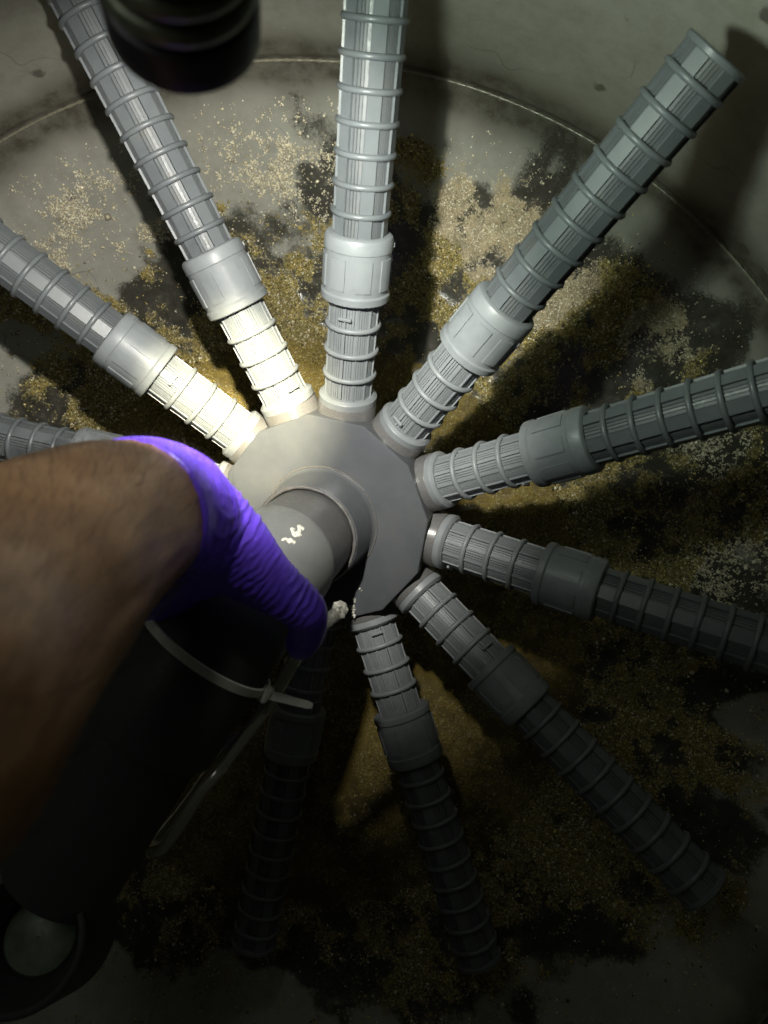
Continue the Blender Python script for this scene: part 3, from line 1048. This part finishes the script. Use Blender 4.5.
def build_arm():
    v, f = tube_vf(catmull(ARM, 8), 40)
    me = remeshed("person", v, f, .0022, 6)
    m, nt, b = new_mat("skin")
    geo = N(nt, 'ShaderNodeNewGeometry')
    n1 = N(nt, 'ShaderNodeTexNoise', i_Scale=30.0, i_Detail=6.0, i_Roughness=.65); nt.links.new(geo.outputs['Position'], n1.inputs['Vector'])
    n2 = N(nt, 'ShaderNodeTexVoronoi', i_Scale=900.0); nt.links.new(geo.outputs['Position'], n2.inputs['Vector'])
    c = ramp(nt, [(0.3, (0.25, 0.122, 0.060)), (0.55, (0.37, 0.195, 0.100)), (0.8, (0.46, 0.27, 0.155))], n1.outputs[0]).outputs[0]
    nt.links.new(c, b.inputs['Base Color'])
    b.inputs['Roughness'].default_value = .38
    b.inputs['Subsurface Weight'].default_value = .12
    b.inputs['Subsurface Radius'].default_value = (.008, .003, .0015)
    b.inputs['Subsurface Scale'].default_value = .5
    bp = N(nt, 'ShaderNodeBump', i_Strength=.25, i_Distance=.0006); nt.links.new(n2.outputs[0], bp.inputs['Height'])
    bp2 = N(nt, 'ShaderNodeBump', i_Strength=.18, i_Distance=.003); nt.links.new(n1.outputs[0], bp2.inputs['Height']); nt.links.new(bp.outputs[0], bp2.inputs['Normal'])
    nt.links.new(bp2.outputs[0], b.inputs['Normal'])
    # tendon and vein relief on the mesh
    co = np.empty(len(me.vertices) * 3, np.float32); me.vertices.foreach_get('co', co); co = co.reshape(-1, 3)
    nr = np.empty(len(me.vertices) * 3, np.float32); me.vertices.foreach_get('normal', nr); nr = nr.reshape(-1, 3)
    A = np.array(ARM[1][0]); Bv = np.array(ARM[-2][0]); ax_ = (Bv - A) / np.linalg.norm(Bv - A)
    s = (co - A) @ ax_
    perp = co - A - s[:, None] * ax_
    e1 = np.cross(ax_, [0, 0, 1]); e1 /= np.linalg.norm(e1); e2 = np.cross(ax_, e1)
    an = np.arctan2(perp @ e2, perp @ e1)
    h = .0022 * (fbm(an * 2.2 + 5, s * 14, 12, 3) - .5) * 2 + .0012 * np.exp(-((an - 1.4 - 2.2 * s) / .10) ** 2)
    co += nr * h[:, None].astype(np.float32)
    me.vertices.foreach_set('co', co.reshape(-1))
    me.update()
    o = link("person", me, m)
    tag(o, "bare brown forearm reaching in from the left, hand in a purple glove", "person")
    # arm hair
    me.calc_loop_triangles()
    rg = random.Random(5)
    vv, ff = [], []
    polys = me.polygons
    cnt = 0
    while cnt < 1700:
        p = polys[rg.randrange(len(polys))]
        c = p.center; n_ = p.normal
        if n_.dot((CAM - c).normalized()) < -.15: continue
        if (c - ARM[-1][0]).length < .03: continue
        dirn = (ARM[-2][0] - ARM[2][0]).normalized()
        side = n_.cross(dirn)
        t = (dirn + side * rg.uniform(-.2, 1.1)).normalized()
        ln = rg.uniform(.006, .013)
        base = len(vv)
        wd = n_.cross(t).normalized() * .00006
        for q in range(4):
            s_ = q / 3
            pt_ = c + t * ln * s_ + n_ * (.0032 * math.sin(s_ * 2.4)) + side * (.002 * s_ * s_)
            k = 1 - s_ * .8
            vv += [pt_ - wd * k, pt_ + wd * k, pt_ + n_ * .00008 * k]
        for q in range(3):
            b0 = base + q * 3
            for k in range(3):
                k2 = (k + 1) % 3
                ff.append((b0 + k, b0 + k2, b0 + 3 + k2, b0 + 3 + k))
        cnt += 1
    hm, hnt, hb = new_mat("dark_hair")
    hb.inputs['Base Color'].default_value = (.018, .012, .008, 1); hb.inputs['Roughness'].default_value = .45
    hair = link("arm_hair", mesh("arm_hair", vv, ff, smooth=False), hm, o)
    hair['kind'] = 'stuff'
    return o


person = build_arm()


def build_glove():
    v, f = tube_vf(catmull(CUFF, 8), 40)

    def addt(P, n=6, seg=24):
        nonlocal v, f
        a, b = tube_vf(catmull(P, n), seg, v0=len(v))
        v += a; f += b
    addt(THUMB, 8, 28)
    addt(PALM, 8, 28)
    # four fingers going round behind the pipe
    for i in range(4):
        k = i * .0185
        dx = dir2_w * k
        base = W(160, 606, .440) - dir2_w * .022 + dx
        mid = W(170, 640, .488) - dir2_w * .022 + dx
        m2 = W(205, 668, .500) - dir2_w * .022 + dx
        tp = W(250, 690, .492) - dir2_w * .022 + dx
        addt([(base, .0120), (base.lerp(mid, .5) + (M3 @ Vector((-.006, 0, 0))), .0104), (mid, .0100), (m2, .0092), (tp, .0078)], 6, 18)
    me = remeshed("glove", v, f, .0008, 16)
    co = np.empty(len(me.vertices) * 3, np.float32); me.vertices.foreach_get('co', co); co = co.reshape(-1, 3).astype(float)
    nr = np.empty(len(me.vertices) * 3, np.float32); me.vertices.foreach_get('normal', nr); nr = nr.reshape(-1, 3).astype(float)
    # folds run round the limb: phase along the cuff-to-thumb line
    path = catmull(CUFF[:3] + THUMB[1:], 10)
    PP = np.array([p for p, r in path]); seg_l = np.r_[0, np.cumsum(np.linalg.norm(np.diff(PP, axis=0), axis=1))]
    idx = np.empty(len(co), int)
    for i0 in range(0, len(co), 4000):
        dd = ((co[i0:i0 + 4000, None, :] - PP[None]) ** 2).sum(2); idx[i0:i0 + 4000] = dd.argmin(1)
    # smooth parameter: nearest sample plus offset along tangent
    tg = np.gradient(PP, axis=0); tg /= np.linalg.norm(tg, axis=1)[:, None]
    s = seg_l[idx] + ((co - PP[idx]) * tg[idx]).sum(1) * .35
    off = co - PP[idx]
    view = np.array(M3 @ Vector((0, 0, -1)))
    e1 = np.cross(tg[idx], view); e1 /= np.linalg.norm(e1, axis=1)[:, None]
    lat = (off * e1).sum(1)
    ph = s / .0036 + 4.6 * fbm(lat * 26 + 9, s * 34, 50, 4) + lat * 22
    wv = (0.5 + .5 * np.sin(ph * 2 * np.pi)) ** 3.0
    amp = smooth(.004, .03, s) * (1 - smooth(.118, .135, s)) * (.35 + 1.3 * smooth(.3, .7, fbm(lat * 40, s * 70, 52, 3)))
    big = fbm(lat * 18 + s * 12, s * 40, 55, 3) - .5
    # seams of folds slide diagonally near the cuff
    ph2 = (s * .6 + lat * .9) / .0085 + 1.5 * fbm(lat * 25, s * 25, 58, 2)
    wv2 = (0.5 + .5 * np.sin(ph2 * 2 * np.pi)) ** 3 * np.exp(-((s - .028) / .018) ** 2)
    h = wv * amp * .00058 + big * .0010 * smooth(.01, .04, s) + wv2 * .0004
    co = co + nr * h[:, None]
    me.vertices.foreach_set('co', co.reshape(-1).astype(np.float32)); me.update()
    m, nt, b = new_mat("purple_nitrile")
    geo = N(nt, 'ShaderNodeNewGeometry')
    n1 = N(nt, 'ShaderNodeTexNoise', i_Scale=500.0, i_Detail=3.0); nt.links.new(geo.outputs['Position'], n1.inputs['Vector'])
    n2 = N(nt, 'ShaderNodeTexNoise', i_Scale=60.0, i_Detail=4.0); nt.links.new(geo.outputs['Position'], n2.inputs['Vector'])
    c = ramp(nt, [(0.3, (0.13, 0.056, 0.72)), (0.7, (0.18, 0.085, 0.88))], n2.outputs[0]).outputs[0]
    nt.links.new(c, b.inputs['Base Color'])
    b.inputs['Roughness'].default_value = .33
    b.inputs['Specular IOR Level'].default_value = .5
    bp = N(nt, 'ShaderNodeBump', i_Strength=.12, i_Distance=.0004); nt.links.new(n1.outputs[0], bp.inputs['Height'])
    nt.links.new(bp.outputs[0], b.inputs['Normal'])
    g = link("glove", me, m, person)
    g['label'] = "purple wrinkled nitrile glove gripping the elbow pipe"
    # rolled rim of the cuff
    p0 = CUFF[0][0]; t0 = (CUFF[1][0] - CUFF[0][0]).normalized()
    v, f = [], []
    return g


dir2_w = (HUB_R @ dir2).normalized()
build_glove()


# ------------------------------------------------------------------ flashlight
def build_flashlight():
    e = bpy.data.objects.new("flashlight", None); COL.objects.link(e)
    z = BEAM
    x = Vector((1, 0, 0)); x = (x - z * x.dot(z)).normalized()
    e.matrix_world = Matrix.Translation(LENS) @ Matrix((x, z.cross(x), z)).transposed().to_4x4()
    tag(e, "black ribbed flashlight shining down from the top of the picture", "flashlight")
    m, nt, b = new_mat("black_anodised")
    geo = N(nt, 'ShaderNodeNewGeometry')
    n1 = N(nt, 'ShaderNodeTexNoise', i_Scale=300.0, i_Detail=4.0); nt.links.new(geo.outputs['Position'], n1.inputs['Vector'])
    c = ramp(nt, [(0.3, (0.018, 0.016, 0.024)), (0.75, (0.036, 0.032, 0.046))], n1.outputs[0]).outputs[0]
    nt.links.new(c, b.inputs['Base Color']); b.inputs['Roughness'].default_value = .38
    b.inputs['Metallic'].default_value = .25
    R = .0203
    link("head", lathe("head", [(-.004, R - .004), (0.0, R - .0035), (.0006, R - .0028), (.0006, R - .0012), (-.0006, R), (-.0115, R), (-.0125, R - .0006), (-.0130, R - .0022), (-.060, R - .0026), (-.064, R - .006)], 64), m, e)
    rib = lathe("rib", [(-.0030 * math.cos(q * math.pi / 10), R - .0027 + .0027 * math.sin(q * math.pi / 10)) for q in range(11)], 64, angle=80)
    rm, rnt, rbs = new_mat('rib_metal_painted_glint')  # green-grey glints on the black ribs are put into this lighter colour
    rn_ = N(rnt, 'ShaderNodeTexNoise', i_Scale=220.0, i_Detail=4.0); rg_ = N(rnt, 'ShaderNodeNewGeometry'); rnt.links.new(rg_.outputs['Position'], rn_.inputs['Vector'])
    rnt.links.new(ramp(rnt, [(0.3, (0.07, 0.075, 0.055)), (0.7, (0.15, 0.16, 0.12))], rn_.outputs[0]).outputs[0], rbs.inputs['Base Color'])
    rbs.inputs['Roughness'].default_value = .36; rbs.inputs['Metallic'].default_value = .4
    rib.materials.append(rm)
    for i in range(6):
        link("rib", rib, None, e, Matrix.Translation((0, 0, -.0176 - .0080 * i)))
    link("body", lathe("body", [(-.150, .001), (-.150, .0118), (-.149, .0125), (-.070, .0128), (-.063, .0145)], 48), m, e)
    lm, lnt, lb = new_mat("lit_lens")
    lb.inputs['Base Color'].default_value = (.8, .8, .75, 1)
    lb.inputs['Emission Color'].default_value = (1, .96, .88, 1); lb.inputs['Emission Strength'].default_value = 3.0
    link("lens", lathe("lens", [(-.0020, .0001), (-.0022, .010), (-.0025, R - .0036)], 48), lm, e)


build_flashlight()
